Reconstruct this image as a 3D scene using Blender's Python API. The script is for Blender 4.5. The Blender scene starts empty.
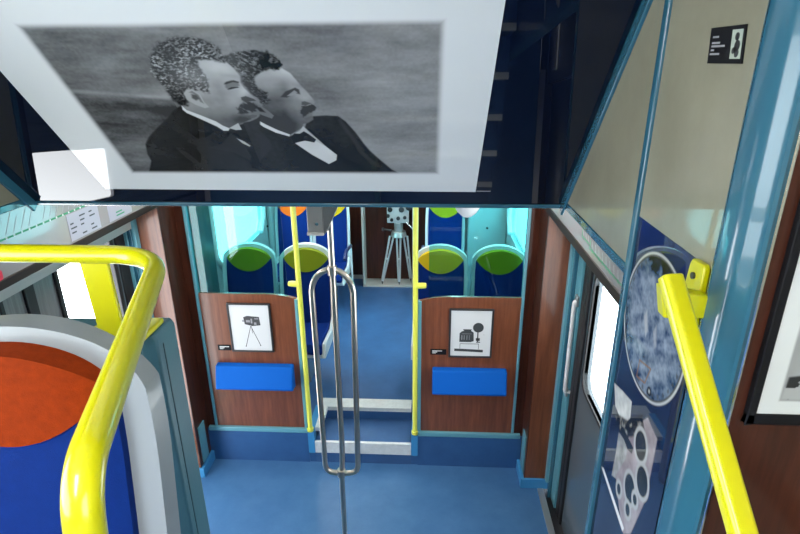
import bpy, bmesh, math, random, json
import numpy as np
from mathutils import Vector, Matrix, noise
random.seed(4)
SC = bpy.context.scene
COL = SC.collection
R = math.radians

# ---------------------------------------------------------------- materials
def mat(name, col, rough=.5, metal=0, spec=.5, coat=0, bump=0, bscale=200, vary=None, vscale=5, sheen=0, stretch=(1,1,1), ior=1.5, coatrough=.03):
    m = bpy.data.materials.new(name); m.use_nodes = True
    nt = m.node_tree; b = nt.nodes['Principled BSDF']
    b.inputs['Base Color'].default_value = (*col, 1)
    b.inputs['Roughness'].default_value = rough
    b.inputs['Metallic'].default_value = metal
    b.inputs['Specular IOR Level'].default_value = spec
    b.inputs['Coat Weight'].default_value = coat
    b.inputs['Coat Roughness'].default_value = coatrough
    b.inputs['IOR'].default_value = ior
    b.inputs['Sheen Weight'].default_value = sheen
    if bump or vary:
        tc = nt.nodes.new('ShaderNodeTexCoord'); mp = nt.nodes.new('ShaderNodeMapping')
        mp.inputs['Scale'].default_value = stretch
        nt.links.new(tc.outputs['Object'], mp.inputs['Vector'])
    if vary:
        n = nt.nodes.new('ShaderNodeTexNoise'); n.inputs['Scale'].default_value = vscale
        n.inputs['Detail'].default_value = 8; n.inputs['Roughness'].default_value = .65
        nt.links.new(mp.outputs['Vector'], n.inputs['Vector'])
        r = nt.nodes.new('ShaderNodeValToRGB')
        r.color_ramp.elements[0].position = .3; r.color_ramp.elements[1].position = .7
        r.color_ramp.elements[0].color = (*vary, 1); r.color_ramp.elements[1].color = (*col, 1)
        nt.links.new(n.outputs['Fac'], r.inputs['Fac'])
        nt.links.new(r.outputs['Color'], b.inputs['Base Color'])
    if bump:
        n = nt.nodes.new('ShaderNodeTexNoise'); n.inputs['Scale'].default_value = bscale
        n.inputs['Detail'].default_value = 4
        nt.links.new(mp.outputs['Vector'], n.inputs['Vector'])
        bp = nt.nodes.new('ShaderNodeBump'); bp.inputs['Strength'].default_value = bump; bp.inputs['Distance'].default_value = .004
        nt.links.new(n.outputs['Fac'], bp.inputs['Height']); nt.links.new(bp.outputs['Normal'], b.inputs['Normal'])
    return m

def emit(name, col, s):
    m = bpy.data.materials.new(name); m.use_nodes = True; nt = m.node_tree
    nt.nodes.clear(); o = nt.nodes.new('ShaderNodeOutputMaterial'); e = nt.nodes.new('ShaderNodeEmission')
    e.inputs['Color'].default_value = (*col, 1); e.inputs['Strength'].default_value = s
    nt.links.new(e.outputs[0], o.inputs['Surface']); return m

def glassmat(name, tint, rough=0.0, fac=1.0):
    # a thin pane: coloured transmission plus a Fresnel reflection
    m = bpy.data.materials.new(name); m.use_nodes = True; nt = m.node_tree
    nt.nodes.clear(); o = nt.nodes.new('ShaderNodeOutputMaterial')
    t = nt.nodes.new('ShaderNodeBsdfTransparent'); t.inputs['Color'].default_value = (*tint, 1)
    g = nt.nodes.new('ShaderNodeBsdfGlossy'); g.inputs['Roughness'].default_value = rough
    f = nt.nodes.new('ShaderNodeFresnel'); ge = nt.nodes.new('ShaderNodeNewGeometry'); ma = nt.nodes.new('ShaderNodeMath'); ma.operation = 'MULTIPLY_ADD'
    ma.inputs[1].default_value = 1/1.45-1.45; ma.inputs[2].default_value = 1.45; nt.links.new(ge.outputs['Backfacing'], ma.inputs[0]); nt.links.new(ma.outputs[0], f.inputs['IOR'])
    x = nt.nodes.new('ShaderNodeMixShader')
    nt.links.new(f.outputs[0], x.inputs[0]); nt.links.new(t.outputs[0], x.inputs[1]); nt.links.new(g.outputs[0], x.inputs[2])
    nt.links.new(x.outputs[0], o.inputs['Surface']); return m

def printmat(name, rough=.35, coat=1.0, ior=1.5):
    m = bpy.data.materials.new(name); m.use_nodes = True; nt = m.node_tree
    b = nt.nodes['Principled BSDF']; a = nt.nodes.new('ShaderNodeAttribute'); a.attribute_name = 'ink'
    nt.links.new(a.outputs['Color'], b.inputs['Base Color'])
    b.inputs['Specular IOR Level'].default_value = 0; b.inputs['Roughness'].default_value = rough; b.inputs['Coat Weight'].default_value = coat; b.inputs['Coat Roughness'].default_value = .02
    b.inputs['Coat IOR'].default_value = ior
    return m

M = dict(
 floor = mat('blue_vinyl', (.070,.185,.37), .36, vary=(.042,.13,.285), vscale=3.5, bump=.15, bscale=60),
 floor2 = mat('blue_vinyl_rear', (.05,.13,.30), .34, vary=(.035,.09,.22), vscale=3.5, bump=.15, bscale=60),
 plinth = mat('dark_blue_vinyl', (.035,.115,.29), .35, vary=(.028,.09,.24), vscale=6),
 plinth_edge = mat('blue_edge', (.05,.27,.55), .35),
 teal = mat('teal_paint', (.028,.125,.19), .22, coat=.6, bump=.06, bscale=30),
 teal_light = mat('light_teal_paint', (.13,.36,.44), .3, coat=.3),
 teal_post = mat('grey_teal_plastic', (.05,.14,.185), .38, bump=.1, bscale=150),
 teal_dark = mat('dark_teal', (.012,.055,.075), .4),
 wood = mat('red_brown_wood', (.25,.080,.034), .32, coat=.3, vary=(.12,.034,.015), vscale=4, stretch=(9,9,.7), coatrough=.06),
 wood_dark = mat('dark_brown_wood', (.085,.024,.013), .35, spec=.2, coat=.25, vary=(.03,.010,.006), vscale=4, stretch=(9,9,.7), coatrough=.05),
 cream = mat('cream_laminate', (.30,.28,.205), .3, spec=.2, vary=(.245,.228,.165), vscale=6, coat=.35, coatrough=.03),
 navy = mat('navy_glass', (.003,.006,.018), .5, spec=0, coat=1, coatrough=.015),
 black = mat('black_rubber', (.012,.012,.014), .5),
 blackp = mat('black_plastic', (.01,.01,.012), .45, spec=.15),
 brownblack = mat('brown_black_strip', (.022,.012,.010), .4, spec=.2),
 white = mat('white_plastic', (.75,.76,.78), .35),
 nosing = mat('white_nosing', (.72,.74,.74), .45, vary=(.6,.62,.62), vscale=30),
 yellow = mat('yellow_enamel', (.64,.61,.0), .28, coat=.5),
 yellow_pole = mat('pale_yellow_enamel', (.85,.85,.10), .3, coat=.5),
 steel = mat('brushed_steel', (.66,.58,.50), .28, metal=1),
 alu = mat('aluminium', (.55,.56,.56), .35, metal=.8),
 greydoor = mat('blue_grey_door', (.10,.13,.155), .28, coat=.5),
 steelpanel = mat('grey_metal_panel', (.28,.28,.29), .35, metal=.6, vary=(.16,.16,.17), vscale=4, stretch=(14,14,.6)),
 headliner = mat('header_panel', (.27,.25,.255), .18, coat=.6),
 shell = mat('grey_seat_shell', (.24,.265,.29), .35, coat=.2),
 shell_light = mat('white_seat_shell', (.62,.66,.68), .35, coat=.2),
 blue = mat('blue_velour', (.002,.024,.175), .85, spec=.12, bump=.5, bscale=500, vary=(.002,.020,.15), vscale=40),
 bluebright = mat('bright_blue_velour', (.003,.115,.52), .7, spec=.15, bump=.3, bscale=400),
 orange = mat('orange_velour', (.28,.032,.002), .85, spec=.1, bump=.5, bscale=500, vary=(.21,.022,.001), vscale=60),
 orange2 = mat('orange_velour_rear', (.80,.14,.01), .8, spec=.15, bump=.3, bscale=500),
 olive = mat('olive_velour', (.21,.25,.01), .8, spec=.15, bump=.3, bscale=500),
 gold = mat('yellow_velour', (.65,.40,.01), .8, spec=.15, bump=.3, bscale=500),
 wallgrey = mat('pale_grey_wall', (.45,.47,.48), .5),
 walllight = mat('off_white_ceiling', (.6,.6,.58), .6),
 paper = mat('white_paper', (.70,.71,.72), .4, coat=.5),
 ink = mat('black_ink', (.03,.03,.035), .5, coat=.5),
 greyink = mat('grey_ink', (.30,.30,.32), .5),
 greenink = mat('green_ink', (.02,.22,.10), .5),
 redink = mat('red_ink', (.6,.01,.05), .5),
 silver = mat('silver_paint', (.62,.62,.63), .3, metal=.25),
 chrome = mat('chrome', (.8,.8,.82), .12, metal=1),
 darkmetal = mat('dark_metal', (.08,.08,.085), .3, metal=.7),
 framegrey = mat('pale_door_frame', (.52,.50,.48), .4),
 navyhandle = mat('navy_handle', (.01,.02,.10), .3, coat=.5),
 matgreen = mat('pale_green_print', (.42,.47,.40), .4),
 glass = glassmat('cyan_tinted_glass', (.52,.86,.87)),
 window = glassmat('window_glass', (.55,.90,.92)),
 lining = mat('dark_teal_lining', (.03,.09,.10), .3),
 clear = glassmat('clear_glass', (.92,.95,.95)),
)

# ---------------------------------------------------------------- mesh helpers (world coordinates, origin moved to the parent)
class MB:
    def __init__(s): s.v = []; s.f = []
    def add(s, vs, fs):
        o = len(s.v); s.v += [tuple(map(float, p)) for p in vs]; s.f += [tuple(i+o for i in f) for f in fs]; return s
    def box(s, x0, x1, y0, y1, z0, z1):
        v = [(x,y,z) for z in (z0,z1) for y in (y0,y1) for x in (x0,x1)]
        return s.add(v, [(0,2,3,1),(4,5,7,6),(0,1,5,4),(1,3,7,5),(3,2,6,7),(2,0,4,6)])
    def prism(s, poly, axis, a, b):
        # poly in the two remaining axes (in xyz order), extruded from a to b along axis
        def mk(p, t):
            return {'x': (t, p[0], p[1]), 'y': (p[0], t, p[1]), 'z': (p[0], p[1], t)}[axis]
        n = len(poly); v = [mk(p, a) for p in poly] + [mk(p, b) for p in poly]
        f = [tuple(range(n))[::-1], tuple(range(n, 2*n))] + [(i, (i+1) % n, n+(i+1) % n, n+i) for i in range(n)]
        return s.add(v, f)
    def slab(s, poly, o, u, v, n, a, b):
        # 2-D polygon in the frame (o,u,v), extruded along n from a to b
        o, u, v, n = map(Vector, (o, u, v, n)); k = len(poly)
        vs = [o+u*p[0]+v*p[1]+n*a for p in poly] + [o+u*p[0]+v*p[1]+n*b for p in poly]
        f = [tuple(range(k))[::-1], tuple(range(k, 2*k))] + [(i, (i+1) % k, k+(i+1) % k, k+i) for i in range(k)]
        return s.add(vs, f)
    def tube(s, pts, r, seg=16, closed=False, flat=1.0, caps=True, rr=None):
        P = [Vector(p) for p in pts]; n = len(P); rings = []
        up = None
        for i, p in enumerate(P):
            a = P[(i-1) % n] if (closed or i > 0) else P[i]; c = P[(i+1) % n] if (closed or i < n-1) else P[i]
            t = (c-a).normalized()
            if up is None:
                ref = Vector((0,0,1)) if abs(t.z) < .9 else Vector((1,0,0))
                up = (ref - t*ref.dot(t)).normalized()
            else:
                up = (up - t*up.dot(t)).normalized()
            sd = t.cross(up); q = rr[i] if rr else r
            rings.append([p + (up*math.cos(2*math.pi*k/seg)*flat + sd*math.sin(2*math.pi*k/seg))*q for k in range(seg)])
        vs = [v for g in rings for v in g]; fs = []
        m = n if closed else n-1
        for i in range(m):
            j = (i+1) % n
            for k in range(seg):
                l = (k+1) % seg; fs.append((i*seg+k, i*seg+l, j*seg+l, j*seg+k))
        if not closed and caps:
            fs.append(tuple(range(seg))[::-1]); fs.append(tuple((n-1)*seg+k for k in range(seg)))
        return s.add(vs, fs)
    def cyl(s, a, b, r, seg=20, r2=None):
        return s.tube([a, b], r, seg, rr=[r, r if r2 is None else r2])
    def ball(s, c, r, seg=16, sc=(1,1,1)):
        vs = []; fs = []; rg = seg//2
        for i in range(rg+1):
            th = math.pi*i/rg
            for k in range(seg):
                ph = 2*math.pi*k/seg
                vs.append((c[0]+r*sc[0]*math.sin(th)*math.cos(ph), c[1]+r*sc[1]*math.sin(th)*math.sin(ph), c[2]+r*sc[2]*math.cos(th)))
        for i in range(rg):
            for k in range(seg):
                l = (k+1) % seg; fs.append((i*seg+k, (i+1)*seg+k, (i+1)*seg+l, i*seg+l))
        return s.add(vs, fs)
    def build(s, name, material, parent=None, bevel=0, smooth=None, local=False, seg=3):
        me = bpy.data.meshes.new(name)
        off = Vector((0,0,0))
        if parent and not local:
            p = parent
            while p: off += p.location; p = p.parent
        me.from_pydata([tuple(Vector(v)-off) for v in s.v], [], s.f); me.update()
        bm = bmesh.new(); bm.from_mesh(me); bmesh.ops.remove_doubles(bm, verts=bm.verts, dist=1e-5)
        bmesh.ops.recalc_face_normals(bm, faces=bm.faces)
        bm.to_mesh(me); bm.free()
        me.materials.append(M[material] if isinstance(material, str) else material)
        o = bpy.data.objects.new(name, me); COL.objects.link(o)
        if parent: o.parent = parent
        if bevel:
            b = o.modifiers.new('bevel', 'BEVEL'); b.width = bevel; b.segments = seg; b.limit_method = 'ANGLE'; b.angle_limit = R(40); b.harden_normals = False
        me.polygons.foreach_set('use_smooth', [True]*len(me.polygons))
        try: me.set_sharp_from_angle(angle=R(38))
        except Exception: pass
        return o

def bez(pts, rad, n=8):
    # polyline with rounded corners
    P = [Vector(p) for p in pts]; out = [P[0]]
    for i in range(1, len(P)-1):
        a = (P[i-1]-P[i]); c = (P[i+1]-P[i]); r = min(rad[i-1] if isinstance(rad, (list,tuple)) else rad, a.length*.49, c.length*.49)
        p0 = P[i]+a.normalized()*r; p2 = P[i]+c.normalized()*r
        for k in range(n+1):
            t = k/n; out.append(p0*(1-t)**2 + P[i]*2*t*(1-t) + p2*t*t)
    out.append(P[-1]); return out

def thing(name, label, cat, loc=(0,0,0), group=None):
    o = bpy.data.objects.new(name, None); COL.objects.link(o); o.location = loc; o.empty_display_size = .05
    o['label'] = label; o['category'] = cat
    if group: o['group'] = group
    return o
def struct(o): o['kind'] = 'structure'; return o
def S_(name, mb, m, **k): return struct(mb.build(name, m, **k))
def lab(o, t): o['label'] = t; return o

def ink_mesh(name, o, u, v, U, V, nu, nv, fn, material, parent, n=None, depth=.0):
    # a print: a fine grid whose vertices carry the ink colour; U,V = (min,max) in metres along u and v
    o, u, v = map(Vector, (o, u, v)); off = Vector((0,0,0)); p = parent
    while p: off += p.location; p = p.parent
    us = np.linspace(U[0], U[1], nu); vs = np.linspace(V[0], V[1], nv)
    UU, VV = np.meshgrid(us, vs); UU = UU.ravel(); VV = VV.ravel()
    base = np.array(o-off)
    co = base[None,:] + UU[:,None]*np.array(u)[None,:] + VV[:,None]*np.array(v)[None,:]
    idx = np.arange(nu*nv).reshape(nv, nu)
    f = np.stack([idx[:-1,:-1], idx[:-1,1:], idx[1:,1:], idx[1:,:-1]], -1).reshape(-1, 4)
    me = bpy.data.meshes.new(name); me.vertices.add(len(co)); me.vertices.foreach_set('co', co.astype(np.float32).ravel())
    me.loops.add(f.size); me.loops.foreach_set('vertex_index', f.astype(np.int32).ravel())
    me.polygons.add(len(f)); me.polygons.foreach_set('loop_start', np.arange(0, f.size, 4, dtype=np.int32))
    me.update(calc_edges=True); me.validate()
    col = fn(UU, VV)
    if col.ndim == 1: col = np.stack([col]*3, -1)
    a = me.color_attributes.new('ink', 'FLOAT_COLOR', 'POINT')
    a.data.foreach_set('color', np.concatenate([np.clip(col, 0, 1), np.ones((len(col),1))], 1).astype(np.float32).ravel())
    me.materials.append(material)
    ob = bpy.data.objects.new(name, me); COL.objects.link(ob); ob.parent = parent
    return ob

def sdf(poly, x, y):
    # signed distance (negative inside) to a polygon
    P = np.array(poly); d = np.full(x.shape, 1e9); ins = np.zeros(x.shape, bool)
    for i in range(len(P)):
        a = P[i]; b = P[(i+1) % len(P)]; e = b-a
        t = np.clip(((x-a[0])*e[0]+(y-a[1])*e[1])/max(e.dot(e), 1e-12), 0, 1)
        d = np.minimum(d, np.hypot(x-a[0]-t*e[0], y-a[1]-t*e[1]))
        c = ((a[1] <= y) & (b[1] > y)) | ((b[1] <= y) & (a[1] > y))
        with np.errstate(divide='ignore', invalid='ignore'):
            xi = a[0] + (y-a[1])/(b[1]-a[1] if b[1] != a[1] else 1e-12)*e[0]
        ins ^= c & (x < xi)
    return np.where(ins, -d, d)
def mask(poly, x, y, soft=.002):
    t = np.clip(.5 - sdf(poly, x, y)/(2*soft), 0, 1); return t*t*(3-2*t)
_rng = np.random.RandomState(7); _lat = _rng.rand(128, 128)
def vnoise(x, y, oct=4):
    out = 0; amp = 1; tot = 0
    for o in range(oct):
        xi = np.floor(x).astype(int); yi = np.floor(y).astype(int); fx = x-xi; fy = y-yi
        fx = fx*fx*(3-2*fx); fy = fy*fy*(3-2*fy)
        g = lambda a, b: _lat[a % 128, b % 128]
        out = out + amp*((g(xi,yi)*(1-fx)+g(xi+1,yi)*fx)*(1-fy) + (g(xi,yi+1)*(1-fx)+g(xi+1,yi+1)*fx)*fy)
        tot += amp; amp *= .55; x = x*2.03+11.3; y = y*2.03+5.7
    return out/tot
EXPO = 0.0; SKY = 9.0; LAMPS = (16, 20, 30)
SHAPES = r'''[{"suit1":[[-0.2075,0.4928],[-0.2337,0.475],[-0.2668,0.4422],[-0.3127,0.4045],[-0.3599,0.3614],[-0.3859,0.3276],[-0.4011,0.2806],[-0.4045,0.2479],[-0.4388,0.1877],[-0.063,0.1898],[0.0076,0.4482],[-0.0266,0.4282],[-0.0703,0.4112],[-0.1063,0.3902],[-0.1309,0.4043],[-0.1985,0.4684]],"suit2":[[-0.0095,0.4321],[0.0375,0.3854],[0.0749,0.3651],[0.122,0.3897],[0.1338,0.4194],[0.1598,0.4496],[0.1976,0.4528],[0.2315,0.4503],[0.2514,0.4274],[0.275,0.3809],[0.2938,0.3319],[0.3091,0.2993],[0.3368,0.2557],[0.3719,0.205],[0.3969,0.1841],[-0.0932,0.1813],[-0.0849,0.2985],[-0.0695,0.3898],[-0.0472,0.4239]],"hair1":[[-0.2168,0.6642],[-0.2013,0.6842],[-0.1707,0.7108],[-0.1343,0.7199],[-0.0922,0.7242],[-0.0625,0.7177],[-0.043,0.7046],[-0.0295,0.685],[-0.0222,0.6572],[-0.0316,0.6418],[-0.0607,0.655],[-0.0997,0.6518],[-0.1008,0.6265],[-0.0956,0.5937],[-0.1013,0.5596],[-0.1109,0.539],[-0.1482,0.5481],[-0.1754,0.5364],[-0.1833,0.4934],[-0.2071,0.4922],[-0.2207,0.5154],[-0.2255,0.5574],[-0.2306,0.5862],[-0.2321,0.6168]],"face1":[[-0.1018,0.6518],[-0.0576,0.6637],[-0.0286,0.6506],[-0.0127,0.6215],[-0.0052,0.5986],[-0.0112,0.5762],[-0.0067,0.5561],[0.0078,0.5294],[0.013,0.5124],[0.0009,0.5051],[-0.0167,0.5076],[-0.0276,0.4864],[-0.0424,0.4608],[-0.0198,0.4679],[-0.0213,0.4383],[-0.0468,0.4248],[-0.08,0.4112],[-0.1047,0.3952],[-0.1278,0.4133],[-0.1694,0.4453],[-0.1954,0.4762],[-0.2057,0.4973],[-0.1784,0.5059],[-0.1662,0.5483],[-0.1167,0.548],[-0.1013,0.5596],[-0.0956,0.5937],[-0.1008,0.6265]],"ear1":[[-0.1788,0.5394],[-0.1668,0.5524],[-0.1504,0.554],[-0.1346,0.5362],[-0.1345,0.5057],[-0.1275,0.4868],[-0.1408,0.4824],[-0.1635,0.4964],[-0.1793,0.5152]],"earhole1":[[-0.1595,0.5363],[-0.1448,0.5332],[-0.1414,0.518],[-0.1552,0.512],[-0.1632,0.5212]],"mous1":[[-0.049,0.4833],[-0.0304,0.5002],[-0.0121,0.5076],[0.007,0.5026],[0.0117,0.4913],[0.0021,0.4736],[-0.0147,0.4672],[-0.0363,0.4575],[-0.0523,0.4608]],"lip1":[[-0.0346,0.4476],[-0.0128,0.4574],[0.0004,0.4541],[-0.0042,0.4462],[-0.0274,0.4396]],"eye1":[[-0.0533,0.5765],[-0.033,0.5849],[-0.0152,0.5791],[-0.0165,0.5648],[-0.0324,0.5592],[-0.0508,0.5505],[-0.0568,0.5593]],"nost1":[[-0.0256,0.5236],[-0.0106,0.5283],[0.0089,0.5173],[0.0136,0.51],[-0.0171,0.5064],[-0.0266,0.5126]],"collar1":[[-0.2038,0.4928],[-0.196,0.4749],[-0.1657,0.4553],[-0.1275,0.4284],[-0.114,0.4112],[-0.0974,0.3994],[-0.1041,0.3895],[-0.1188,0.3895],[-0.1322,0.4078],[-0.1711,0.4406],[-0.2003,0.4639],[-0.207,0.4769]],"tie1":[[-0.0979,0.4008],[-0.0647,0.4215],[-0.0625,0.3937],[-0.0811,0.3923]],"shirt1":[[-0.0899,0.3563],[-0.0718,0.3415],[-0.0574,0.3219],[-0.0612,0.3173],[-0.0791,0.334]],"hair2":[[-0.0418,0.646],[-0.0182,0.6663],[0.0141,0.6771],[0.0562,0.6806],[0.0881,0.6778],[0.1048,0.6626],[0.1146,0.6342],[0.1026,0.6195],[0.0774,0.6202],[0.0485,0.608],[0.0347,0.5972],[0.0284,0.5748],[0.0353,0.5517],[0.0544,0.5399],[0.0481,0.5067],[0.0326,0.4912],[0.0122,0.5251],[0.0011,0.549],[-0.0049,0.5807],[-0.0029,0.6084],[-0.0098,0.6273],[-0.0242,0.6354]],"curl2":[[0.0601,0.6503],[0.0862,0.6704],[0.1071,0.655],[0.1146,0.6342],[0.0988,0.6211],[0.0755,0.6293],[0.06,0.6187]],"face2":[[0.0338,0.6016],[0.0776,0.6213],[0.1121,0.6237],[0.1296,0.6074],[0.1413,0.5825],[0.1471,0.5683],[0.16,0.5452],[0.1739,0.5122],[0.1751,0.5018],[0.1656,0.4919],[0.1733,0.4843],[0.1594,0.4588],[0.1585,0.4358],[0.1408,0.4224],[0.1256,0.4176],[0.1216,0.4025],[0.076,0.3705],[0.0385,0.3897],[-0.0061,0.4337],[0.0089,0.4565],[0.0265,0.4943],[0.0481,0.5067],[0.0544,0.5399],[0.0353,0.5517],[0.0284,0.5748]],"ear2":[[-0.0047,0.4997],[0.0192,0.4942],[0.0361,0.4723],[0.0482,0.4524],[0.0393,0.4402],[0.0142,0.4549],[-0.0085,0.4764]],"earin2":[[0.0016,0.492],[0.0193,0.4841],[0.0283,0.4644],[0.0121,0.4685]],"mous2":[[0.1359,0.492],[0.1639,0.495],[0.1748,0.4875],[0.1688,0.4717],[0.1531,0.4621],[0.1336,0.4458],[0.1268,0.4654]],"eye2":[[0.084,0.5236],[0.1022,0.5443],[0.1318,0.5581],[0.1413,0.5511],[0.1408,0.5335],[0.1276,0.5383],[0.1015,0.5217]],"nost2":[[0.1388,0.5063],[0.1482,0.5081],[0.1648,0.5],[0.1497,0.4926],[0.1363,0.4939]],"collar2":[[-0.0057,0.4354],[0.0153,0.4154],[0.0449,0.3914],[0.0764,0.3722],[0.0728,0.3643],[0.0364,0.381],[0.0067,0.4052],[-0.0107,0.428]],"shirt2":[[0.0834,0.3344],[0.1193,0.3454],[0.1467,0.3454],[0.1757,0.3179],[0.2038,0.2779],[0.1982,0.2523],[0.1716,0.233],[0.1254,0.2797]],"collar2b":[[0.0833,0.3705],[0.1101,0.3897],[0.1234,0.4084],[0.1361,0.3853],[0.1544,0.3544],[0.1757,0.3179],[0.158,0.3225],[0.1297,0.3678],[0.1194,0.3766]],"bow2":[[0.0733,0.358],[0.0908,0.3775],[0.1074,0.3766],[0.1215,0.3871],[0.1339,0.374],[0.1518,0.3499],[0.1432,0.3363],[0.1132,0.3454],[0.0811,0.3326]],"lapel2":[[-0.032,0.4154],[-0.0094,0.3898],[0.0092,0.3453],[0.0059,0.3082],[-0.0478,0.2494],[-0.0886,0.1974],[-0.0773,0.2594],[-0.0585,0.3453]],"lapel2b":[[0.1356,0.3982],[0.1748,0.3499],[0.2248,0.2702],[0.3063,0.1942],[0.2667,0.1908],[0.2094,0.2503],[0.16,0.3345]],"fold1":[[-0.2317,0.3974],[-0.2104,0.376],[-0.1518,0.3867],[-0.1795,0.3651],[-0.2123,0.3578]],"fold2":[[-0.2709,0.3503],[-0.2421,0.3201],[-0.2288,0.273],[-0.2464,0.2401],[-0.2647,0.2889]],"glow":[[-0.1935,0.3125],[-0.1343,0.3049],[-0.0785,0.249],[-0.0932,0.1983],[-0.235,0.1976]],"sleeve2a":[[0.2369,0.4478],[0.2534,0.3981],[0.2812,0.3273],[0.2906,0.2993],[0.274,0.318],[0.2454,0.3809],[0.2288,0.4316]],"sleeve2b":[[0.26,0.3545],[0.2896,0.2897],[0.3342,0.2204],[0.3094,0.2305],[0.272,0.2992]],"lid2":[[0.1029,0.5277],[0.1275,0.5483],[0.1347,0.5406],[0.1166,0.5288]],"lip2":[[0.1325,0.4405],[0.1557,0.451],[0.1594,0.4457],[0.1378,0.4311]],"lapel1":[[-0.0999,0.3795],[-0.0759,0.328],[-0.0688,0.2734],[-0.0785,0.249],[-0.1187,0.2892],[-0.1935,0.3125],[-0.1471,0.3279],[-0.1169,0.3578]],"fold3":[[-0.3059,0.3277],[-0.2869,0.2728],[-0.2723,0.2147],[-0.3002,0.2399],[-0.3172,0.2888]],"earfold1":[[-0.164,0.5423],[-0.1527,0.5482],[-0.1403,0.5332],[-0.138,0.5088],[-0.1368,0.4995],[-0.1456,0.507],[-0.146,0.5302],[-0.1561,0.5393]],"brow1":[[-0.0574,0.5709],[-0.048,0.5793],[-0.0265,0.5848],[-0.0138,0.5791],[-0.0159,0.5751],[-0.0308,0.5781],[-0.0508,0.5708]],"lid1":[[-0.0547,0.5523],[-0.0409,0.5604],[-0.0227,0.562],[-0.0183,0.5591],[-0.0287,0.5568],[-0.0458,0.5523]]},{"plate":[[1.0581,2.1881],[1.0254,2.2448],[0.9843,2.2904],[0.929,2.2785],[0.927,2.2294],[0.9288,2.1172],[0.964,1.9868],[0.9983,1.9499],[1.0452,1.986],[1.0908,2.0417],[1.0523,2.127]],"hole":[[0.9931,2.2099],[1.0081,2.0783],[0.957,2.1443],[1.0619,2.0255],[0.9738,2.0776],[0.9988,2.0234]],"white":[[1.1877,2.2444],[1.1282,2.2587],[1.0726,2.2688],[1.066,2.2303],[1.1017,2.1708],[1.1315,2.1905],[1.1601,2.1954]],"white2":[[1.1152,2.152],[1.0479,2.1638],[1.045,2.1333],[1.0694,2.0433],[1.1157,2.0194],[1.1127,2.0936]],"mech":[[1.1598,2.1785],[1.0785,2.2131],[1.0125,2.2772],[0.9852,2.2527],[1.0483,2.1878],[1.1166,2.1552]],"bar":[[1.1098,2.1647],[1.0951,2.1801],[1.0252,2.1782],[1.0272,2.1605],[1.0527,2.1517]],"line":[[1.1875,1.9841],[1.1709,1.9938],[0.999,1.9662],[1.0049,1.9509]],"dia":[[1.0697,2.3796],[1.0108,2.3927],[1.0266,2.3483],[1.071,2.3378]],"yel":[[0.8917,2.4232],[0.8618,2.4491],[0.854,2.3863],[0.8755,2.3142]]}]'''
def rrect(y0,y1,z0,z1,r,n=6):
    out = []
    for cy,cz,a0 in ((y1-r,z1-r,0),(y0+r,z1-r,90),(y0+r,z0+r,180),(y1-r,z0+r,270)):
        for k in range(n+1):
            t = R(a0+90*k/n); out.append((cy+r*math.cos(t), cz+r*math.sin(t)))
    return out

# ================================================================ camera
bx = Vector((0.998638, 0.012261, -0.050709)); by = Vector((0.051754, -0.355375, 0.93329)); bz = Vector((-0.006578, -0.934643, -0.355525))
cam = bpy.data.cameras.new('camera'); co = bpy.data.objects.new('camera', cam); COL.objects.link(co)
cam.sensor_width = 36; cam.lens = 541/800*36; cam.clip_start = .02
rx = Vector((bx[0], by[0], bz[0])); dn = Vector((bx[1], by[1], bz[1])); fw = Vector((bx[2], by[2], bz[2]))
mw = Matrix((rx, -dn, -fw)).transposed().to_4x4(); mw.translation = Vector((.49, 0, 3.0)); co.matrix_world = mw
SC.camera = co
vs_ = SC.view_settings; SC.display_settings.display_device = 'sRGB'; vs_.view_transform = 'Standard'; vs_.look = 'None'; vs_.gamma = 1; vs_.exposure = EXPO; vs_.use_curve_mapping = False

# ================================================================ setting
PY = 3.47          # plane of the partitions
# floors
S_('floor', MB().box(-1.33,1.33,-2.5,PY,-.05,0), 'floor')
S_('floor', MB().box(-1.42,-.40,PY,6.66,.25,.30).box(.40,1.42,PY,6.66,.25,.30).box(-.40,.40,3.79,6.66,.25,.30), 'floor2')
S_('floor', MB().box(-1.40,.10,-2.5,1.28,1.38,1.45).box(.10,.955,-2.5,.85,1.38,1.45), 'plinth')
S_('trim_1', MB().box(1.33,1.375,1.2,3.26,-.02,.006).box(-1.375,-1.33,1.2,3.26,-.02,.006), 'alu')
S_('trim_2', MB().box(1.34,1.6,-2.5,3.3,-.12,-.04).box(-1.6,-1.34,-2.5,3.3,-.12,-.04), 'black')
# step of the aisle recess, its nosings and cheeks
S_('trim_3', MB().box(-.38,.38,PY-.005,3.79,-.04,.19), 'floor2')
S_('trim_4', MB().box(-.38,.38,PY-.02,PY+.006,.10,.205), 'nosing', bevel=.004)
S_('trim_5', MB().box(-.37,.37,3.775,3.90,.27,.306).box(-.40,-.33,PY+.03,3.90,.27,.3055), 'nosing')
S_('trim_6', MB().box(-.37,.37,3.779,3.80,.19,.285), 'plinth')
S_('trim_7', MB().box(-.43,-.38,PY-.022,3.79,.10,.31).box(.38,.43,PY-.022,3.79,.10,.31), 'plinth_edge')
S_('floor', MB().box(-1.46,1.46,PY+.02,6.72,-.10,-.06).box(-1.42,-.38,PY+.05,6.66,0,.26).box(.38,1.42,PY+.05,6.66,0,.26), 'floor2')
# plinth under the partitions
S_('baseboard_front', MB().box(-1.26,-.43,PY-.01,PY+.05,0,.30).box(.43,1.26,PY-.01,PY+.05,0,.30).box(-.43,.43,PY-.004,PY+.01,0,.10), 'plinth')
S_('trim_8', MB().box(-1.215,-.40,PY-.022,PY+.04,.285,.325).box(.40,1.215,PY-.022,PY+.04,.285,.325), 'teal_light', bevel=.006)
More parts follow.
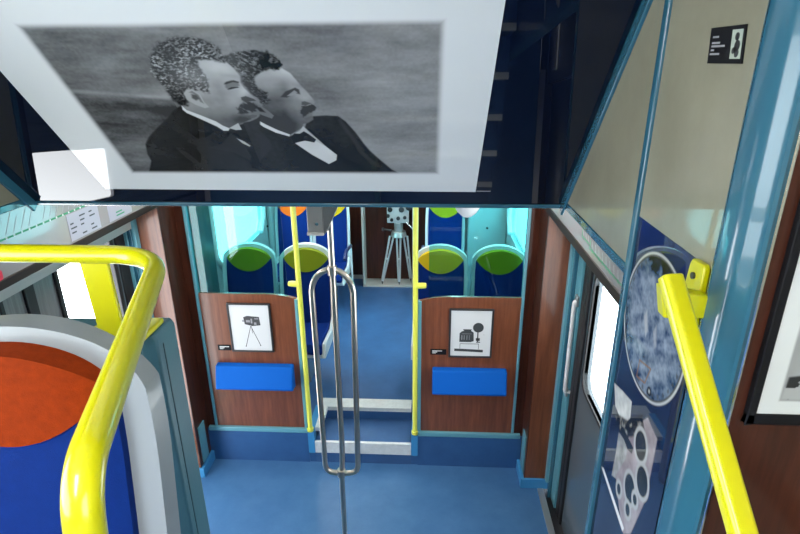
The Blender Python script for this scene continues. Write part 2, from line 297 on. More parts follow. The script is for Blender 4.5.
# corner pillars of wood beside the platform doors
for s, side in ((-1,'left'), (1,'right')):
    x0, x1 = sorted((s*1.232, s*1.40))
    S_('wall_pillar_'+side, MB().box(x0,x1,3.26,PY+.02,.06,2.55), 'wood' )
    a, b = sorted((s*1.229, s*1.234)); 
    S_('wall_pillar_'+side+'_inner', MB().box(a,b,3.259,PY-.002,.08,2.55), 'wood_dark')
    a, b = sorted((s*1.205, s*1.41))
    S_('baseboard_pillar_'+side, MB().box(a,b,3.245,PY,0,.085), 'plinth_edge', bevel=.004)
    a, b = sorted((s*1.221, s*1.229))
    S_('trim_9', MB().box(a,b,3.30,3.40,.10,.42), 'teal_light')
    a, b = sorted((s*1.38, s*1.415))
    S_('trim_10', MB().box(a,b,3.215,3.262,.085,2.14), 'teal_light', bevel=.006)
    a, b = sorted((s*1.425, s*1.47))
    S_('trim_11', MB().box(a,b,3.10 if s > 0 else 3.19,3.215 if s > 0 else 3.258,-.04,2.14), 'teal_light', bevel=.004)
    a, b = sorted((s*1.40, s*1.425))
    S_('trim_11', MB().box(a,b,3.20,3.24,-.04,2.14), 'teal', bevel=.004)
    a, b = sorted((s*1.155, s*1.229))
    S_('trim_12', MB().box(a,b,PY,PY+.03,.3,2.55), 'wood_dark')
# headers above the platform doors (left sits a little higher on this tilted coach)
for s, z0, z1, side in ((1,2.130,2.176,'right'), (-1,2.150,2.190,'left')):
    a, b = sorted((s*1.218, s*1.50)); y0 = 1.0 if s > 0 else 1.3
    S_('wall_header_'+side, MB().box(a,b,y0,3.262,z1,2.56), 'headliner')
    a, b = sorted((s*1.212, s*1.45))
    S_('trim_13', MB().box(a,b,y0,3.262,z0,z1), 'brownblack', bevel=.004)
    if s < 0: S_('trim_14', MB().box(-1.45,-1.395,y0,3.262,2.015,2.14), 'framegrey')
# outer side walls: rear compartment with one window each side, upper deck, closed platform wall near the stairs
for s, side in ((-1,'left'), (1,'right')):
    def bxs(mb, xa, xb, *r):
        a, b = sorted((s*xa, s*xb)); return mb.box(a, b, *r)
    m = MB()
    bxs(m,1.40,1.46,3.262,4.45,.0,2.5); bxs(m,1.40,1.46,5.92,6.7,.0,2.5); bxs(m,1.40,1.46,4.45,5.92,.0,1.2); bxs(m,1.40,1.46,4.45,5.92,2.1,2.5)
    S_('wall_rear_'+side, m, 'wallgrey')
    # rounded white window frame with cut corners
    y0,y1,z0,z1,c = 4.45,5.92,1.2,2.1,.16
    o_ = [(y0+c,z0),(y1-c,z0),(y1,z0+c),(y1,z1-c),(y1-c,z1),(y0+c,z1),(y0,z1-c),(y0,z0+c)]
    pts = bez([( s*1.395,*p) for p in o_+o_[:2]], .06)[5:-5]
    fr = S_('window_%d' % (1 if s<0 else 2), MB().tube(pts, .028, 10), 'white')
    m = MB(); 
    for q in ([(y0,z0),(y0+c,z0),(y0,z0+c)], [(y1,z0),(y1,z0+c),(y1-c,z0)], [(y0,z1),(y0,z1-c),(y0+c,z1)], [(y1,z1),(y1-c,z1),(y1,z1-c)]):
        m.prism(q, 'x', s*1.40, s*1.44)
    m.build('corner_fillet', 'wallgrey', fr)
    gm = MB(); bxs(gm,1.415,1.421,y0,y1,z0,z1); gm.build('pane', 'window', fr)
    m = MB(); bxs(m,1.40,1.46,-2.5,1.3,-.05,2.0); bxs(m,1.40,1.46,-2.5,1.3,3.1,3.6); bxs(m,1.40,1.46,-2.5,-2.2,2.0,3.1); bxs(m,1.40,1.46,.75,1.3,2.0,3.1)
    bxs(m,1.40,1.46,1.3,1.95,2.5,3.6)
    S_('wall_upper_'+side, m, 'cream')
    if s > 0: S_('wall_upper_pier', MB().box(1.40,1.46,-.5,.76,1.9,3.2), 'cream')  # unseen wall piece added to cut daylight from the right upper window
    w = MB(); bxs(w,1.415,1.421,-2.2,.75,2.0,3.1); S_('window_%d' % (3 if s<0 else 4), w, 'clear')
S_('wall_back', MB().box(-1.46,1.46,6.66,6.72,0,2.5), 'wood_dark')
S_('baseboard_back', MB().box(-1.40,1.40,6.63,6.66,.30,.345), 'framegrey')
S_('wall_front', MB().box(-1.46,1.46,-2.56,-2.5,0,3.6), 'cream')
S_('ceiling', MB().box(-1.46,1.46,1.905,PY+.1,2.55,2.60), 'walllight')
S_('ceiling', MB().box(-1.46,1.46,PY+.1,6.72,2.26,2.32), 'walllight')
S_('ceiling', MB().box(-1.46,1.46,-2.56,1.95,3.56,3.60), 'walllight')
S_('trim_15', MB().box(-1.46,1.46,PY+.04,PY+.12,2.26,2.6), 'walllight')
for s, side in ((-1,'left'), (1,'right')):
    a, b = sorted((s*1.38, s*1.40)); S_('wall_lining_'+side, MB().box(a,b,PY+.03,4.40,.3,2.26), 'lining')
# grey side cabinets beyond the windows
for s, xi in ((-1,1.335), (1,.95)):
    a, b = sorted((s*xi, s*1.395))
    c = S_('wall_panel_%s' % ('left' if s<0 else 'right'), MB().box(a,b,6.02,6.6,.31,2.25), 'wallgrey', bevel=.02)
    q = -1.375 if s < 0 else 1.15
    MB().box(q-.028,q+.028,6.006,6.022,1.44,1.53).build('blue_plate', 'navyhandle', c)
    MB().cyl((q+s*.02,6.022,1.2),(q+s*.02,6.008,1.2),.013,12).build('button', 'black', c)
# walls of the stairwell
def side_wall(s):
    xa, xb = sorted((s*.96, s*1.0)); side = 'right' if s > 0 else 'left'
    A = R(48); yt = 1.876-(3.56-2.523)/math.tan(A)
    poly = [(1.215,2.53),(1.876,2.53),(yt,3.56),(1.215,3.56)] if yt < 1.2 else [(1.215,2.53),(1.876,2.53),(yt,3.56),(1.215,3.56)]
    poly = [(1.215,2.545),(1.862,2.545),(1.215,2.545+(1.862-1.215)*math.tan(A))]
    m = MB().prism(poly, 'x', xa, xb)
    m.build('wall_stair_'+side, 'cream')['kind'] = 'structure'
    a, b = sorted((s*.957, s*1.0))
    S_('trim_16', MB().box(a,b,1.20,1.880,2.522,2.549), 'teal', bevel=.004)
side_wall(1); side_wall(-1)
S_('wall_right', MB().box(.96,1.0,.85,1.195,2.674,3.56), 'cream')
S_('wall_right_lower', MB().box(.962,1.0,.80,1.195,-.02,2.674), 'navy')
S_('wall_right_near', MB().box(.962,1.42,.762,.80,1.45,3.56), 'wood_dark')
S_('wall_right_base', MB().box(.962,1.0,-2.5,.80,-.02,1.45), 'cream')
S_('floor', MB().box(.955,1.40,-2.5,.80,1.38,1.45), 'plinth')
S_('wall_left', MB().box(-1.0,-.96,.95,1.215,2.53,3.56), 'cream')
S_('trim_17', MB().box(.952,1.003,1.192,1.216,-.02,3.56), 'teal', bevel=.004)
# rounded teal pillar between the printed panel and the wooden wall
pp = [(1.0,.862),(.962,.862)]
for k in range(13):
    t = math.pi/2*k/12; pp.append((.943+.019*(1-math.sin(t)), .862-.012-.030*(1-math.cos(t))-.0*t))
pp += [(.9425,.800),(.944,.782),(.950,.768),(.958,.760),(.962,.750),(.967,.748),(.975,.752),(.975,.765),(1.0,.77)]
S_('trim_18', MB().prism(pp, 'z', -.02, 3.56), 'teal')
S_('trim_19', MB().tube([(.978,.757,1.4),(.978,.757,3.55)], .004, 8), 'chrome')

# ================================================================ sloping bulkhead above the platform
A = R(48); BO = Vector((0,1.876,2.523)); BU = Vector((1,0,0)); BV = Vector((0,-math.cos(A),math.sin(A))); BN = Vector((0,-math.sin(A),-math.cos(A)))
S_('wall_bulkhead', MB().slab([(-.955,.0),(.955,.0),(.955,1.40),(-.955,1.40)], BO, BU, BV, BN, -.03, 0), 'navy')
S_('trim_20', MB().slab([(-.985,-.012),(.985,-.012),(.985,.006),(-.985,.006)], BO, BU, BV, BN, -.03, .006), 'teal', bevel=.004)
S_('trim_21', MB().slab([(.951,-.01),(.962,-.01),(.962,1.40),(.951,1.40)], BO, BU, BV, BN, -.03, .034), 'teal', bevel=.003)
S_('trim_22', MB().slab([(-.962,-.01),(-.951,-.01),(-.951,1.40),(-.962,1.40)], BO, BU, BV, BN, -.03, .034), 'teal', bevel=.003)
SH, TS = json.loads(SHAPES)

poster = thing('photo_poster', 'large white-bordered poster of a black and white photograph on the sloping navy panel', 'poster', BO+BV*.45)
MB().slab([(-.642,.089),(.650,.082),(.656,1.05),(-.640,1.05)], BO, BU, BV, BN, .0002, .0016).build('mat_board', mat('poster_white', (.72,.74,.76), .4, coat=1, coatrough=.015), poster)
U0,U1,V0,V1 = -.505,.529,.176,.768
def photo(u, v):
    wob = .004*(vnoise(u*90+3, v*90, 2)-.5); wob2 = .004*(vnoise(u*90+31, v*90+7, 2)-.5)
    g = lambda k, s=.0022: mask(SH[k], u, v, s)
    gh = lambda k, s=.005: mask(SH[k], u+3*wob, v+3*wob2, s)
    bg = .17 + .13*(vnoise(u*5+3, v*13, 4)-.5)*2 + .07*(vnoise(u*14, v*60, 3)-.5) + .03*(vnoise(u*160, v*160, 1)-.5)
    bg += .08*np.clip((u+.05)/.5, -.6, 1) - .05*np.clip((.48-v)/.3, -1, 1)*(u < 0)
    bg += .10*np.exp(-((v-.545+.10*(u+.45))/.008)**2)*(u < -.22) - .07*np.exp(-((v-.50+.10*(u+.45))/.03)**2)*(u < -.22)
    bg = np.clip(bg, .04, .6)
    c = bg
    L = lambda c, m, val: c*(1-m) + val*m
    G = lambda x, y, sx, sy, a=0: np.exp(-((((u-x)*np.cos(a)+(v-y)*np.sin(a))/sx)**2 + ((-(u-x)*np.sin(a)+(v-y)*np.cos(a))/sy)**2))
    cloth = .018 + .030*(vnoise(u*11+9, v*11, 3)-.35) + .006*(vnoise(u*120, v*120, 1)-.5)
    c = L(c, g('suit2', .003), np.clip(cloth, .006, .2))
    c = L(c, g('lapel2', .005)*.7, .040); c = L(c, g('lapel2b', .004)*.8, .008)
    for k in ('sleeve2a', 'sleeve2b'): c = L(c, g(k, .006)*.6, .050)
    f2 = .33 + 0*u
    f2 -= .13*np.clip((.560-v)/.05, 0, 1) + .09*np.clip((.49-v)/.06, 0, 1) + .10*np.clip((.12-u)/.04, 0, 1)*np.clip((.60-v)/.05, 0, 1)
    f2 += .16*G(.125,.615,.045,.022,-.2) + .10*G(.150,.520,.022,.018)  + .12*G(.190,.535,.012,.02,-.8)
    f2 -= .10*G(.160,.560,.03,.010,-.3) + .10*G(.105,.560,.018,.03); f2 += .04*(vnoise(u*60, v*60, 2)-.5)
    c = L(c, g('face2', .003), np.clip(f2, .05, .62))
    st = vnoise(u*110+v*190, v*90-u*140, 2)
    h2 = .025 + .50*np.clip(st-.44, 0, 1)*np.clip(.2+2.2*(vnoise(u*30+2, v*34, 3)-.28), .1, 1.6) + .05*np.clip((.045-u)/.06, 0, 1)
    c = L(c, gh('hair2'), h2); c = L(c, gh('curl2', .003), .010 + .5*np.clip(vnoise(u*50-v*90, v*60+u*60, 2)-.62, 0, 1))
    c = L(c, g('ear2'), .15 + .12*G(.075,.490,.02,.008,-.5)); c = L(c, g('earin2', .003), .03)
    c = L(c, g('eye2', .003)*.95, .045); c = L(c, g('lid2', .002)*.8, .30); c = L(c, g('nost2', .0025)*.8, .05); c = L(c, gh('mous2', .003)*.95, .035); c = L(c, g('lip2', .002)*.6, .10)
    c = L(c, g('collar2b')*.95, .45); c = L(c, g('collar2', .0015), .62); c = L(c, g('shirt2', .0015), .60 - .1*np.clip((v-.30)/.1, 0, 1)); c = L(c, g('bow2', .0015), .016 + .03*np.clip(vnoise(u*90,v*90,2)-.6, 0, 1))
    m1 = g('suit1', .003)
    c = L(c, m1, np.clip(cloth*.9 + .010*(u > -.05), .006, .2)); c = L(c, g('lapel1', .003)*.8, .036); c = L(c, g('glow', .02)*.5, .045)
    c = L(c, g('fold1', .006)*.8, .006); c = L(c, g('fold2', .006)*.7, .008); c = L(c, g('fold3', .006)*.7, .008)
    f1 = .36 + 0*u
    f1 -= .11*np.clip((.555-v)/.04, 0, 1) + .13*np.clip((.49-v)/.06, 0, 1)
    f1 += .12*G(-.055,.630,.05,.03,-.2) + .14*G(-.010,.545,.012,.03,-.7) + .08*G(-.050,.515,.02,.02) - .10*G(-.075,.560,.02,.03)
    f1 -= .07*G(-.028,.600,.035,.008,-.15) + .09*G(-.040,.440,.04,.02); f1 += .04*(vnoise(u*60+5, v*60, 2)-.5)
    c = L(c, g('face1', .003), np.clip(f1, .06, .68))
    st = vnoise(u*130+v*120+3, v*190-u*110, 2)
    h1 = .040 + .62*np.clip(st-.42, 0, 1)*np.clip(.25+2.2*(vnoise(u*28+9, v*34, 3)-.25), .15, 1.6) + .10*G(-.125,.60,.05,.04)
    h1 = h1*np.clip(.30+(v-.515)/.05, .25, 1.15)
    c = L(c, gh('hair1', .006), h1)
    c = L(c, g('ear1'), .36 + .12*G(-.112,.530,.012,.02)); c = L(c, g('earhole1', .004)*.9, .05); c = L(c, g('earfold1', .002)*.7, .10)
    c = L(c, g('eye1', .004)*.75, .11); c = L(c, g('brow1', .0025)*.95, .04); c = L(c, g('lid1', .0015)*.95, .03); c = L(c, g('nost1')*.85, .04); c = L(c, g('lip1', .002)*.7, .09); c = L(c, gh('mous1', .004)*.92, .035 + .4*np.clip(vnoise(u*120+v*60, v*60, 2)-.55, 0, 1))
    c = L(c, g('shirt1', .0015), .45); c = L(c, g('collar1', .0015), .62); c = L(c, g('tie1', .0015), .45)
    e = np.minimum(np.minimum(u-U0, U1-u), np.minimum(v-V0, V1-v)); k = np.clip(e/.022, 0, 1); k = k*k*(3-2*k)
    c = c*k + .73*(1-k)
    return np.stack([c*.99, c, c*1.04], -1)
lab(ink_mesh('photograph', BO+BN*.0022, BU, BV, (U0,U1), (V0,V1), 620, 340, photo, printmat('photo_print'), poster), 'monochrome photograph of two men with moustaches, dark suits and bow ties in profile')
MB().slab([(.653,.085),(.70,.085),(.70,.0872),(.653,.0872)], BO, BU, BV, BN, .0004, .0018).build('credit_line', 'greyink', poster)

# ================================================================ printed panel on the right wall
pan = thing('printed_panel', 'glossy navy panel printed with a round film can and projector parts beside the teal pillar', 'printed panel', (.96,1.02,2.1))
def panel_art(y, z):
    c = np.empty((len(y),3)); c[:] = (.008,.016,.05)
    c[:] += .012*vnoise(y*8, z*8, 3)[:,None]*np.array((1,1,1.6))
    top = np.clip((z-2.60)/.05, 0, 1); c += top[:,None]*np.array((.0,.004,.03))
    def L(m, val):
        nonlocal c; m = np.asarray(m)[:,None]; val = np.asarray(val); 
        if val.ndim == 1 and len(val) == len(y): val = val[:,None]
        c = c*(1-m) + val*m
    g = lambda k, s=.003: mask(TS[k], y, z, s)
    L(g('white',.002), .55 + .25*(vnoise(y*60,z*60,2)-.5)); L(g('white2',.002), .30+.3*(vnoise(y*50,z*50,3)-.5))
    n = vnoise(y*25, z*25, 4)
    L(g('plate')*.95, np.stack([.34+.3*(n-.5), .29+.3*(n-.5), .31+.3*(n-.5)], -1))
    L(g('mech',.004)*.9, np.clip(.02 + .9*np.clip(vnoise(y*70, z*70, 2)-.52, 0, 1), 0, 1)); L(g('bar',.002), .015)
    for (hy,hz), r in zip(TS['hole'], (.030,.030,.030,.013,.012,.014)):
        d = np.hypot(y-hy, (z-hz)*.85)
        L(np.clip((r+.010-d)/.004, 0, 1), .42); L(np.clip((r-d)/.003, 0, 1), .02 + .12*np.clip(vnoise(y*60,z*60,2)-.5,0,1))
    L(g('line',.0015), .75)
    n = vnoise(y*40, z*40, 4); d = np.hypot(y-1.040, z-2.475)
    L(np.clip((.160-d)/.003, 0, 1), .55); L(np.clip((.155-d)/.003, 0, 1), .08)
    n = n + .35*(vnoise(y*30+z*60, z*12, 3)-.5) + .25*(vnoise(y*150, z*150, 2)-.5) - .25*np.clip((d-.10)/.05, 0, 1) - .35*np.clip((z-2.56)/.06, 0, 1)
    L(np.clip((.150-d)/.003, 0, 1), np.clip(np.stack([.19+.42*(n-.5), .235+.45*(n-.5), .31+.48*(n-.5)], -1), .01, 1))
    L(mask([(1.075,2.50),(1.055,2.46),(1.062,2.44),(1.085,2.48)], y, z, .004)*.6, .55); L(mask([(1.02,2.49),(1.005,2.45),(1.012,2.44),(1.03,2.47)], y, z, .004)*.5, .5)
    # rim of dots, small printed marks
    ang = np.arctan2(z-2.475, y-1.04); L((np.abs(d-.141) < .004)*(np.sin(ang*34) > .4)*.6, .06)
    q = TS['dia']; sd = np.abs(sdf(q, y, z)); L(np.clip((.003-sd)/.0015, 0, 1)*.8, np.broadcast_to(np.array((.25,.13,.07)), (len(y),3)))
    L(np.clip((.012-np.hypot(y-1.0, z-2.345))/.003, 0, 1)*.9, .02); L(np.clip((.006-np.hypot(y-1.0, z-2.345))/.003, 0, 1), .4)
    return c
lab(ink_mesh('print', (.9605,0,0), (0,1,0), (0,0,1), (.868,1.196), (1.50,2.673), 150, 470, panel_art, printmat('panel_print'), pan), 'printed film can with drilled metal plate below')
MB().box(.9606,.962,.868,1.196,1.50,2.673).build('backing', 'navy', pan)

cap = thing('caption_plate', 'black caption plate with white text and a small picture on the cream wall', 'caption', (.958,.95,3.02))
MB().prism([(1.008,3.048),(.902,3.048),(.894,2.993),(1.001,2.993)], 'x', .957, .9598).build('plate', 'blackp', cap)
MB().prism([(.936,3.042),(.906,3.042),(.900,3.0),(.930,3.0)], 'x', .9562, .957).build('thumbnail', 'matgreen', cap)
m = MB(); 
for z, y0, y1 in ((3.032,.995,.977),(3.023,.995,.970),(3.018,.995,.953),(3.012,.995,.985),(3.006,.996,.966)): m.prism([(y0,z),(y1,z),(y1,z+.0030),(y0,z+.0030)], 'x', .9562, .957)
m.build('text', 'greyink', cap)
m = MB()
for y,z,r in ((.918,3.032,.006),(.914,3.019,.008),(.922,3.012,.005),(.912,3.008,.006)): m.cyl((.9556,y,z),(.9562,y,z),r,10)
m.build('drawing', 'darkmetal', cap)

pic = thing('framed_picture', 'large black-framed print with white mat on the dark wooden wall, far right', 'picture', (1.2,.76,2.45))
m = MB(); x0,x1,z0,z1 = 1.003,1.385,2.450,3.05; w = .014
for r_ in ((x0,x1,z0,z0+w+.006),(x0,x1,z1-w,z1),(x0,x0+w,z0,z1),(x1-w,x1,z0,z1)): m.box(r_[0],r_[1],.7505,.762,r_[2],r_[3])
m.build('frame', 'blackp', pic, bevel=.002)
def rail_art(y, z):
    c = np.full(len(y), .74); k = mask([(1.047,2.494),(1.34,2.494),(1.34,2.95),(1.047,2.95)], y, z, .001)
    sky = .38+.12*(vnoise(y*20,z*20,3)-.5); eng = np.clip(.9-1.7*np.abs(vnoise(y*45,z*45,3)-.5)*2-.35, .02, .8)
    e = mask([(1.050,2.498),(1.34,2.498),(1.34,2.60),(1.12,2.55),(1.052,2.538)], y, z, .002)
    eng = np.where(vnoise(y*70,z*90,2) > .5, .04, .45)
    v = sky*(1-e)+eng*e; return c*(1-k)+v*k
def rail_col(y, z):
    v = rail_art(y, z); return np.stack([v*.97, v*1.0, v*.98], -1)
ink_mesh('print', (0,.7535,0), (1,0,0), (0,0,1), (x0+w,x1-w), (z0+w,z1-w), 190, 290, rail_col, printmat('railway_print', .6, .12), pic)
MB().box(x0+w,x1-w,.754,.762,z0+w,z1-w).build('backboard', 'paper', pic)

# ================================================================ map strips on the headers
def line_map(side):
    s = 1 if side == 'right' else -1
    X0 = s*1.218; X1 = s*1.2165; X2 = s*1.2159
    if s > 0:
        t = thing('line_map', 'white route map strip with a green line above the right-hand door', 'map', (X0,2.5,2.1))
        y0,y1,z0,z1 = 1.45,3.05,2.182,2.42
    else:
        t = thing('line_map', 'white route map with green dotted line and slanted names above the left-hand door', 'map', (X0,2.5,2.2))
        y0,y1,z0,z1 = 1.45,2.60,2.196,2.50
    a,b = sorted((X0,X1)); MB().box(a,b,y0,y1,z0,z1).build('board', 'headliner', t)
    a,b = sorted((X1,X2)); g = MB(); k = MB(); d = MB()
    if s > 0:
        g.box(a,b,1.85,2.345,2.207,2.213).box(a,b,2.335,2.343,2.207,2.25).box(a,b,2.355,2.48,2.222,2.228).box(a,b,2.474,2.481,2.222,2.26)
        for i in range(9):
            y = 1.90+i*.05; MB().prism([(y,2.219),(y+.003,2.219),(y+.018,2.250),(y+.015,2.250)], 'x', a, b).build('station_name', 'greyink', t); g.box(a,b,y-.005,y+.005,2.203,2.217)
        for i in range(4):
            y = 2.37+i*.028; MB().prism([(y,2.232),(y+.003,2.232),(y+.012,2.256),(y+.009,2.256)], 'x', a, b).build('station_name', 'greyink', t)
    else:
        g.box(a,b,1.5,2.60,2.335,2.343)
        for i in range(22):
            y = 1.60+i*.045; MB().cyl((b,y,2.339),(b+.0006,y,2.339),.005,8).build('station_dot', 'paper', t)
            if i % 7 != 6:
                L = .06+.04*((i*37) % 5)/5
                MB().prism([(y,2.352),(y+.004,2.352),(y+L*.7,2.352+L),(y+L*.7-.004,2.352+L)], 'x', a, b).build('station_name', 'greyink', t)
    g.build('route_line', 'greenink', t)
line_map('right'); line_map('left')
t = thing('timetable_notice', 'white timetable sheet below the green route line by the left-hand door', 'notice', (-1.2165,2.5,2.2))
MB().box(-1.2165,-1.2150,2.385,2.635,2.20,2.330).build('sheet', mat('pale_lilac_paper', (.34,.33,.40), .3, coat=.5), t)
for j in range(5):
    z = 2.212+j*.022
    for i in range(3):
        if (i*5+j*3) % 4: MB().box(-1.2150,-1.2145,2.40+i*.078,2.40+i*.078+.025+.01*((i+j) % 3),z,z+.007).build('text_line', 'ink', t)
t = thing('red_sticker', 'small red sticker at the far left of the door header', 'sticker', (-1.2165,1.90,2.2))
MB().prism(rrect(1.870,1.936,2.190,2.232,.012), 'x', -1.2165, -1.2145).build('patch', 'redink', t)
MB().box(-1.2145,-1.2140,1.895,1.915,2.200,2.222).build('mark', 'paper', t)
t = thing('green_notice', 'small notice with green print on the header beside the left wooden pillar', 'notice', (-1.218,2.80,2.2))
MB().box(-1.218,-1.2165,2.72,2.95,2.20,2.30).build('sheet', bpy.data.materials['pale_lilac_paper'], t)
MB().box(-1.2165,-1.2160,2.79,2.87,2.215,2.222).build('text_line', 'greenink', t); MB().box(-1.2165,-1.2160,2.79,2.85,2.232,2.239).build('text_line', 'greenink', t)

# ================================================================ platform doors
def ring_prism(mb, outer, inner, xa, xb):
    n = len(outer); vs = [(xa,*p) for p in outer]+[(xa,*p) for p in inner]+[(xb,*p) for p in outer]+[(xb,*p) for p in inner]; f = []
    for i in range(n):
        j = (i+1) % n
        f += [(i,j,n+j,n+i), (2*n+i,3*n+i,3*n+j,2*n+j), (i,2*n+i,2*n+j,j), (n+i,n+j,3*n+j,3*n+i)]
    return mb.add(vs, f)
def leaf(s, y0, y1, wy0, wy1, wz0, wz1):
    # door leaf with a rounded window opening
    n = 6; inner = rrect(wy0,wy1,wz0,wz1,.09,n); outer = []
    for i,(y,z) in enumerate(inner):
        k = i//(n+1); outer.append([(y1,2.13),(y0,2.13),(y0,-.02),(y1,-.02)][k])
    m = MB(); xa, xb = sorted((s*1.44, s*1.48)); ring_prism(m, outer, inner, xa, xb); return m, inner
m, inn = leaf(1, 1.25, 2.93, 1.75, 2.865, 1.15, 1.90)
d = S_('door_1', m, 'greydoor')
mm = MB(); ring_prism(mm, rrect(1.73,2.885,1.13,1.92,.10), rrect(1.75,2.865,1.15,1.90,.09), 1.432, 1.46); mm.build('window_gasket', 'black', d)
MB().prism(rrect(1.74,2.875,1.14,1.91,.095), 'x', 1.455, 1.461).build('window_pane', 'clear', d)
for ya,yb_ in ((2.93,2.985),(2.99,3.05)): MB().box(1.425,1.49,ya,yb_,-.02,2.13).build('rubber_seal', 'black', d, bevel=.006)
MB().box(1.44,1.48,3.05,3.10,-.04,2.13).build('jamb', 'teal_dark', d)
h = thing('door_handle', 'white upright grab handle between the right-hand door and the wooden corner pillar', 'handle', (1.42,3.11,.9))
pts = bez([(1.450,3.12,1.60),(1.405,3.12,1.60),(1.405,3.10,.95),(1.450,3.10,.95)], .04)
MB().tube(pts, .013, 12).build('grip', 'white', h)
for z in (1.57,.915): MB().box(1.410,1.426,3.09,3.14,z,z+.07).build('mounting', 'alu', h, bevel=.004)
# left door: slid partly open, pocketed leaf seen edge by edge
inn = rrect(1.735,2.03,1.17,1.83,.02); outer = [[(2.30,2.13),(1.28,2.13),(1.28,-.02),(2.30,-.02)][i//7] for i in range(len(inn))]
m = ring_prism(MB(), outer, inn, -1.48, -1.46); m.box(-1.48,-1.46,2.355,2.52,-.02,2.13)
d = S_('door_2', m, 'steelpanel')
MB().box(-1.50,-1.445,2.295,2.36,-.02,2.13).box(-1.50,-1.445,2.52,2.545,-.02,2.13).box(-1.49,-1.452,2.14,2.165,-.02,2.13).build('rubber_seal', 'black', d, bevel=.004)
MB().box(-1.46,-1.4585,2.40,2.46,1.66,1.735).build('warning_sticker', 'yellow', d)
for ya,yb_ in ((3.03,3.065),(3.09,3.19)): MB().box(-1.50,-1.44,ya,yb_,-.02,2.13).build('jamb_seal', 'black', d, bevel=.006)
MB().box(-1.48,-1.45,3.065,3.09,-.02,2.13).build('jamb', 'greydoor', d)

# ================================================================ partitions
def partition(s):
    side = 'left' if s < 0 else 'right'
    t = thing('partition', 'wood and glass partition %s of the aisle, carrying the picture of a %s' % (side, 'camera on a tripod' if s<0 else 'projector on a stand'), 'partition', (s*.8,PY,.32))
    n = 14; xs = [s*(.432+(1.152-.432)*k/n) for k in range(n+1)]
    poly = [(xs[0],.325)] + [(x, 1.458-.035*max(0, 1-(abs(x)-.432)/.22)**2) for x in xs] + [(xs[-1],.325)]
    MB().prism(poly, 'y', PY, PY+.025).build('wood_panel', 'wood', t)
    m = MB(); x0,x1 = (.50,1.152)
    gp = [(s*x1,1.44),(s*x1,2.54),(s*x0,2.54),(s*x0,1.52),(s*(x0-.0),1.44)]
    m.prism(gp, 'y', PY+.008, PY+.016); m.build('glass_pane', 'glass', t)
    a,b = sorted((s*1.145,s*1.165)); MB().box(a,b,PY-.012,PY+.03,.325,2.54).build('outer_stile', 'teal_light', t, bevel=.004)
    a,b = sorted((s*.428,s*.452)); MB().box(a,b,PY-.012,PY+.03,.325,1.425).build('inner_stile', 'teal_light', t, bevel=.004)
for s in (-1,1): partition(s)
def yellow_pole(s):
    side = 'left' if s < 0 else 'right'; x = s*.408
    t = thing('grab_pole', 'thin yellow upright pole on the %s side of the aisle step' % side, 'pole', (x,PY-.01,.3))
    MB().cyl((x,PY-.012,.31),(x,PY-.012,2.549),.0185,20).build('tube', 'yellow_pole', t)
    MB().tube([(x+s*.005,PY-.012,1.545),(x+s*.05,PY-.012,1.547),(x+s*.075,PY-.010,1.547)], .021, 14, rr=[.021,.021,.018]).build('glass_clamp', 'yellow_pole', t, bevel=.004)
    MB().cyl((x,PY-.012,.306),(x,PY-.012,.33),.026,20).build('foot_collar', 'yellow_pole', t)
for s in (-1,1): yellow_pole(s)
def perch(s, x0, x1):
    side = 'left' if s < 0 else 'right'
    t = thing('perch_cushion', 'bright blue padded perch on the wooden partition %s of the aisle' % side, 'seat', ((x0+x1)/2,PY,.72))
    m = MB().prism([(PY-.001,.70),(PY-.09,.712),(PY-.105,.73),(PY-.055,.895),(PY-.001,.90)], 'x', x0, x1)
    m.build('cushion', 'bluebright', t, bevel=.010)
    MB().box(x0+.02,x1-.02,PY-.03,PY-.0005,.69,.702).build('bracket', 'black', t)
perch(-1,-1.075,-.495); perch(1,.535,1.075)

def frame_pic(s, x0, x1, z0, z1, cat_label):
    t = thing('framed_picture', cat_label, 'picture', ((x0+x1)/2,PY,z0))
    w = .012; m = MB()
    for r in ((x0-w,x1+w,z0-w,z0),(x0-w,x1+w,z1,z1+w),(x0-w,x0,z0,z1),(x1,x1+w,z0,z1)): m.box(r[0],r[1],PY-.016,PY-.0002,r[2],r[3])
    m.build('frame', 'darkmetal', t, bevel=.002)
    sh = MB().box(x0,x1,PY-.008,PY-.0002,z0,z1).build('print', 'paper', t)
    return t, sh
YP = PY-.008
def P2(mb, poly, d=.0006): return mb.prism(poly, 'y', YP-d, YP-.0001)
t, sh = frame_pic(-1, -.935, -.645, 1.008, 1.378, 'framed print of a box camera on a thin tripod, left partition')
m = MB(); X = lambda a: -.935+.29*a; Z = lambda b: 1.378-.37*b
P2(m, [(X(.34),Z(.27)),(X(.44),Z(.24)),(X(.74),Z(.26)),(X(.76),Z(.44)),(X(.55),Z(.46)),(X(.36),Z(.42))])
m.build('camera_drawing', mat('print_dark_grey', (.05,.05,.055), .5), sh)
m = MB(); 
for a0,b0,a1,b1 in ((.40,.33,.50,.38),(.52,.30,.56,.40),(.62,.29,.72,.31),(.60,.38,.66,.43)): P2(m, [(X(a0),Z(b0)),(X(a1),Z(b0)),(X(a1),Z(b1)),(X(a0),Z(b1))], .0009)
m.cyl((X(.33),YP-.0008,Z(.35)),(X(.33),YP-.0001,Z(.35)),.009,10)
m.build('camera_detail', 'greyink', sh)
m = MB()
for a,b in ((.33,.90),(.70,.88)): P2(m, [(X(.50),Z(.46)),(X(.515),Z(.46)),(X(a+.014),Z(b)),(X(a-.002),Z(b))])
P2(m, [(X(.515),Z(.46)),(X(.525),Z(.46)),(X(.545),Z(.62)),(X(.535),Z(.62))]); 
for a,b in ((.33,.90),(.705,.88)): P2(m, [(X(a-.012),Z(b)),(X(a+.016),Z(b)),(X(a+.016),Z(b+.02)),(X(a-.012),Z(b+.02))])
